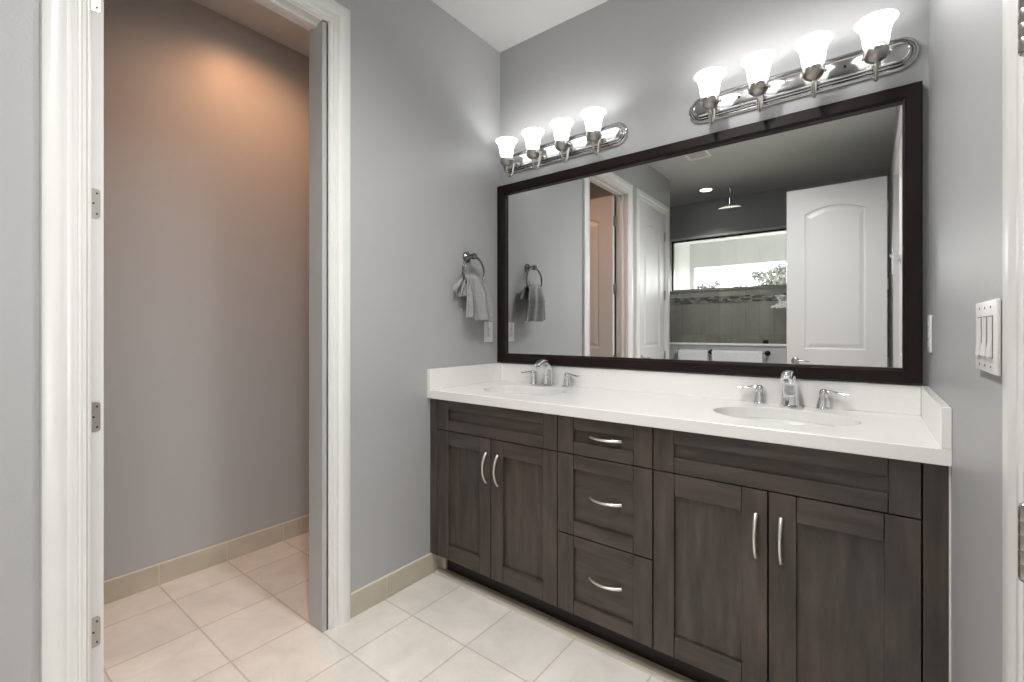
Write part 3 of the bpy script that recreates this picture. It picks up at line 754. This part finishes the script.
# ------------------------------------------------------------------ ceiling fixtures
v = thing('ceiling_vent', 'square white ceiling vent, seen at the top of the mirror', 'vent', (.458, -2.365, H), 0)
bm = bmesh.new()
for a in range(4):
    R_ = Matrix.Rotation(a*PI/2, 4, 'Z'); box(bm, -.105, .105, .078, .105, -.006, -.0005, .002, mtx=R_)
link('vent_frame', bm, M['plastic'], v)
bm = bmesh.new()
for k in range(9):
    y = -.070+k*.0175; box(bm, -.077, .077, -.0028, .0028, -.0008, .0008, mtx=Matrix.Translation((0, y, -.005)) @ Matrix.Rotation(.6, 4, 'X'))
link('louvres', bm, M['plastic'], v)
link('vent_box', boxes((-.0775, .0775, -.0775, .0775, -.0012, -.0004)), M['slot'], v)
def can(x, y, label, lit=True):
    r_ = thing('recessed_light', label, 'light', (x, y, H))
    bm = bmesh.new(); lathe(bm, [(.062, -.0005), (.083, -.0005), (.083, -.004), (.078, -.006), (.064, -.003)], 32); link('trim_ring', bm, M['plastic'], r_, smooth=True)
    bm = bmesh.new(); lathe(bm, [(0, -.0045), (.045, -.004), (.064, -.001), (0, -.0008)], 32); link('lens', bm, M['can_on'], r_, smooth=True)
    return r_
can(.22, -3.53, 'lit round recessed light over the shower, in the mirror')
can(1.12, -1.72, 'added unseen recessed fill light farther from the mirror, over the bathroom floor')  # this fixture and the next are made up to go with the fill spots
can(1.18, -1.05, 'added unseen recessed fill light nearer the mirror, over the bathroom floor')
can(-.54, -1.00, 'lit round recessed light in the toilet room ceiling')
s_ = thing('rain_shower', 'chrome rain shower head hanging from the ceiling, in the mirror', 'shower head', (.470, -3.58, H))
bm = bmesh.new(); lathe(bm, [(0, -.0005), (.030, -.0005), (.030, -.004), (.022, -.012), (.012, -.018), (.0095, -.022), (.0095, -.190), (.013, -.195), (.013, -.207), (.0, -.209)], 24); link('ceiling_arm', bm, M['chrome'], s_, smooth=True)
bm = bmesh.new(); lathe(bm, [(0, -.203), (.016, -.207), (.030, -.221), (.070, -.232), (.126, -.239), (.133, -.244), (.131, -.250), (.116, -.254), (0, -.254)], 40); link('rain_disc', bm, M['chrome'], s_, smooth=True)

# ------------------------------------------------------------------ shower glass, clips, towel bar with white towels
gp = thing('shower_glass', 'clear glass shower panel standing on the low half wall', 'glass panel', (0, -3.1, 1.078))
link('glass_panel', boxes((.001, .700, -.004, .004, .0005, 1.10)), M['glass'], gp)
link('glass_panel', boxes((.704, 1.085, -.004, .004, .0005, 1.10)), M['glass'], gp)
for x in (.905,):
    link('glass_clip', boxes((x-.024, x+.024, -.012, .012, .0002, .036), bev=.003), M['bronze'], gp)
tb = thing('towel_bar', 'chrome towel bar across the low half wall, in the mirror', 'towel bar', (0, -3.05, .985))
bm = bmesh.new(); tube(bm, [(.05, .062, 0), (.945, .062, 0)], .008, 14, up=Vector((0, 0, 1))); link('bar', bm, M['chrome'], tb, smooth=True)
for x in (.06, .405, .93):
    bm = bmesh.new(); lathe(bm, [(0, 0), (.026, 0), (.026, .005), (.016, .012), (.010, .018), (.010, .052), (.015, .058), (.015, .070), (0, .076)], 22, Matrix.Translation((x, 0, 0)) @ Matrix.Rotation(-PI/2, 4, 'X'))
    link('bar_post', bm, M['bronze'] if x > .3 else M['chrome'], tb, smooth=True)
def bar_towel(x0, x1, zb, label):
    bm = bmesh.new()
    def fn(u, v_):
        a = v_; r = .016; x = x0+(x1-x0)*u; wv = .002*math.sin(u*9+x0*7)
        if a < .45: k = 1-a/.45; return (x, -2.988-r, .985-k*(.985-zb-.06))
        if a < .55: t = (a-.45)/.1*PI; return (x, -2.988-r*math.cos(t), .985+r*math.sin(t))
        k = (a-.55)/.45; return (x, -2.988+r+wv*k, .985-k*(.985-zb))
    cloth_sheet(bm, fn, 24, 40, .012)
    tag(link('bath_towel', bm, M['towel_w'], smooth=True), label, 'towel', 'white towels on the towel bar')
bar_towel(.085, .385, .55, 'white towel on the towel bar, the narrower one at its left')
bar_towel(.430, .895, .55, 'white towel on the towel bar, the wider one beside the dark end post')

# ------------------------------------------------------------------ trees beyond the porch
def tree(name, label, cat, x, y, zc, rx, rz, trunk, n, leaf):
    T = thing(name, label, cat, (x, y, -.3), 0, None)
    bm = bmesh.new(); zc0 = zc+.3
    if trunk: tube(bm, smooth_pts([(0, 0, 0), (.05, 0, zc0*.4), (-.05, .05, zc0*.75), (0, 0, zc0)], 4), [.09*(1-.6*k/12) for k in range(13)], 8)
    for k in range(9):
        a = random.random()*2*PI; e = (rx*.75*math.cos(a), rx*.6*math.sin(a), zc0+rz*random.uniform(-.3, .7))
        tube(bm, smooth_pts([(0, 0, max(.05, zc0-rz*1.1)), (e[0]*.5, e[1]*.5, (zc0-rz+e[2])/2+.1), e], 4), [.028*(1-.8*q/8) for q in range(9)], 6)
    link('branches', bm, M['bark'], T, smooth=True)
    bm = bmesh.new()
    cl = [(Vector((random.gauss(0, .42)*rx, random.gauss(0, .4)*rx, zc0+random.gauss(.05, .42)*rz)), random.uniform(.15, .30)*min(rx, rz)*1.2) for _ in range(46)]
    for i in range(n):
        c, r = random.choice(cl); p = c+Vector((random.gauss(0, 1), random.gauss(0, 1), random.gauss(0, 1)))*r*.55
        q = Vector((random.gauss(0, 1), random.gauss(0, 1), random.gauss(0, 1))).normalized(); s2 = q.orthogonal().normalized(); l_ = leaf*random.uniform(.6, 1.3)
        vs = [bm.verts.new(p+q*l_), bm.verts.new(p+s2*l_*.45), bm.verts.new(p-q*l_), bm.verts.new(p-s2*l_*.45)]; bm.faces.new(vs)
    link('foliage', bm, M['leaf'], T)
tree('garden_tree', 'leafy tree outside the shower window, at the right of the mirrored view', 'tree', -.30, -14, 2.74, 1.0, .70, True, 7500, .045)
tree('garden_bush', 'tall bush outside the shower window, at the left of the mirrored view', 'bush', -2.55, -14.0, 2.52, .42, .30, True, 1500, .045)
tree('garden_bush', 'low bush outside the shower window, between the taller bush and the tree', 'bush', -1.95, -16.2, 2.60, .40, .24, True, 1300, .045)
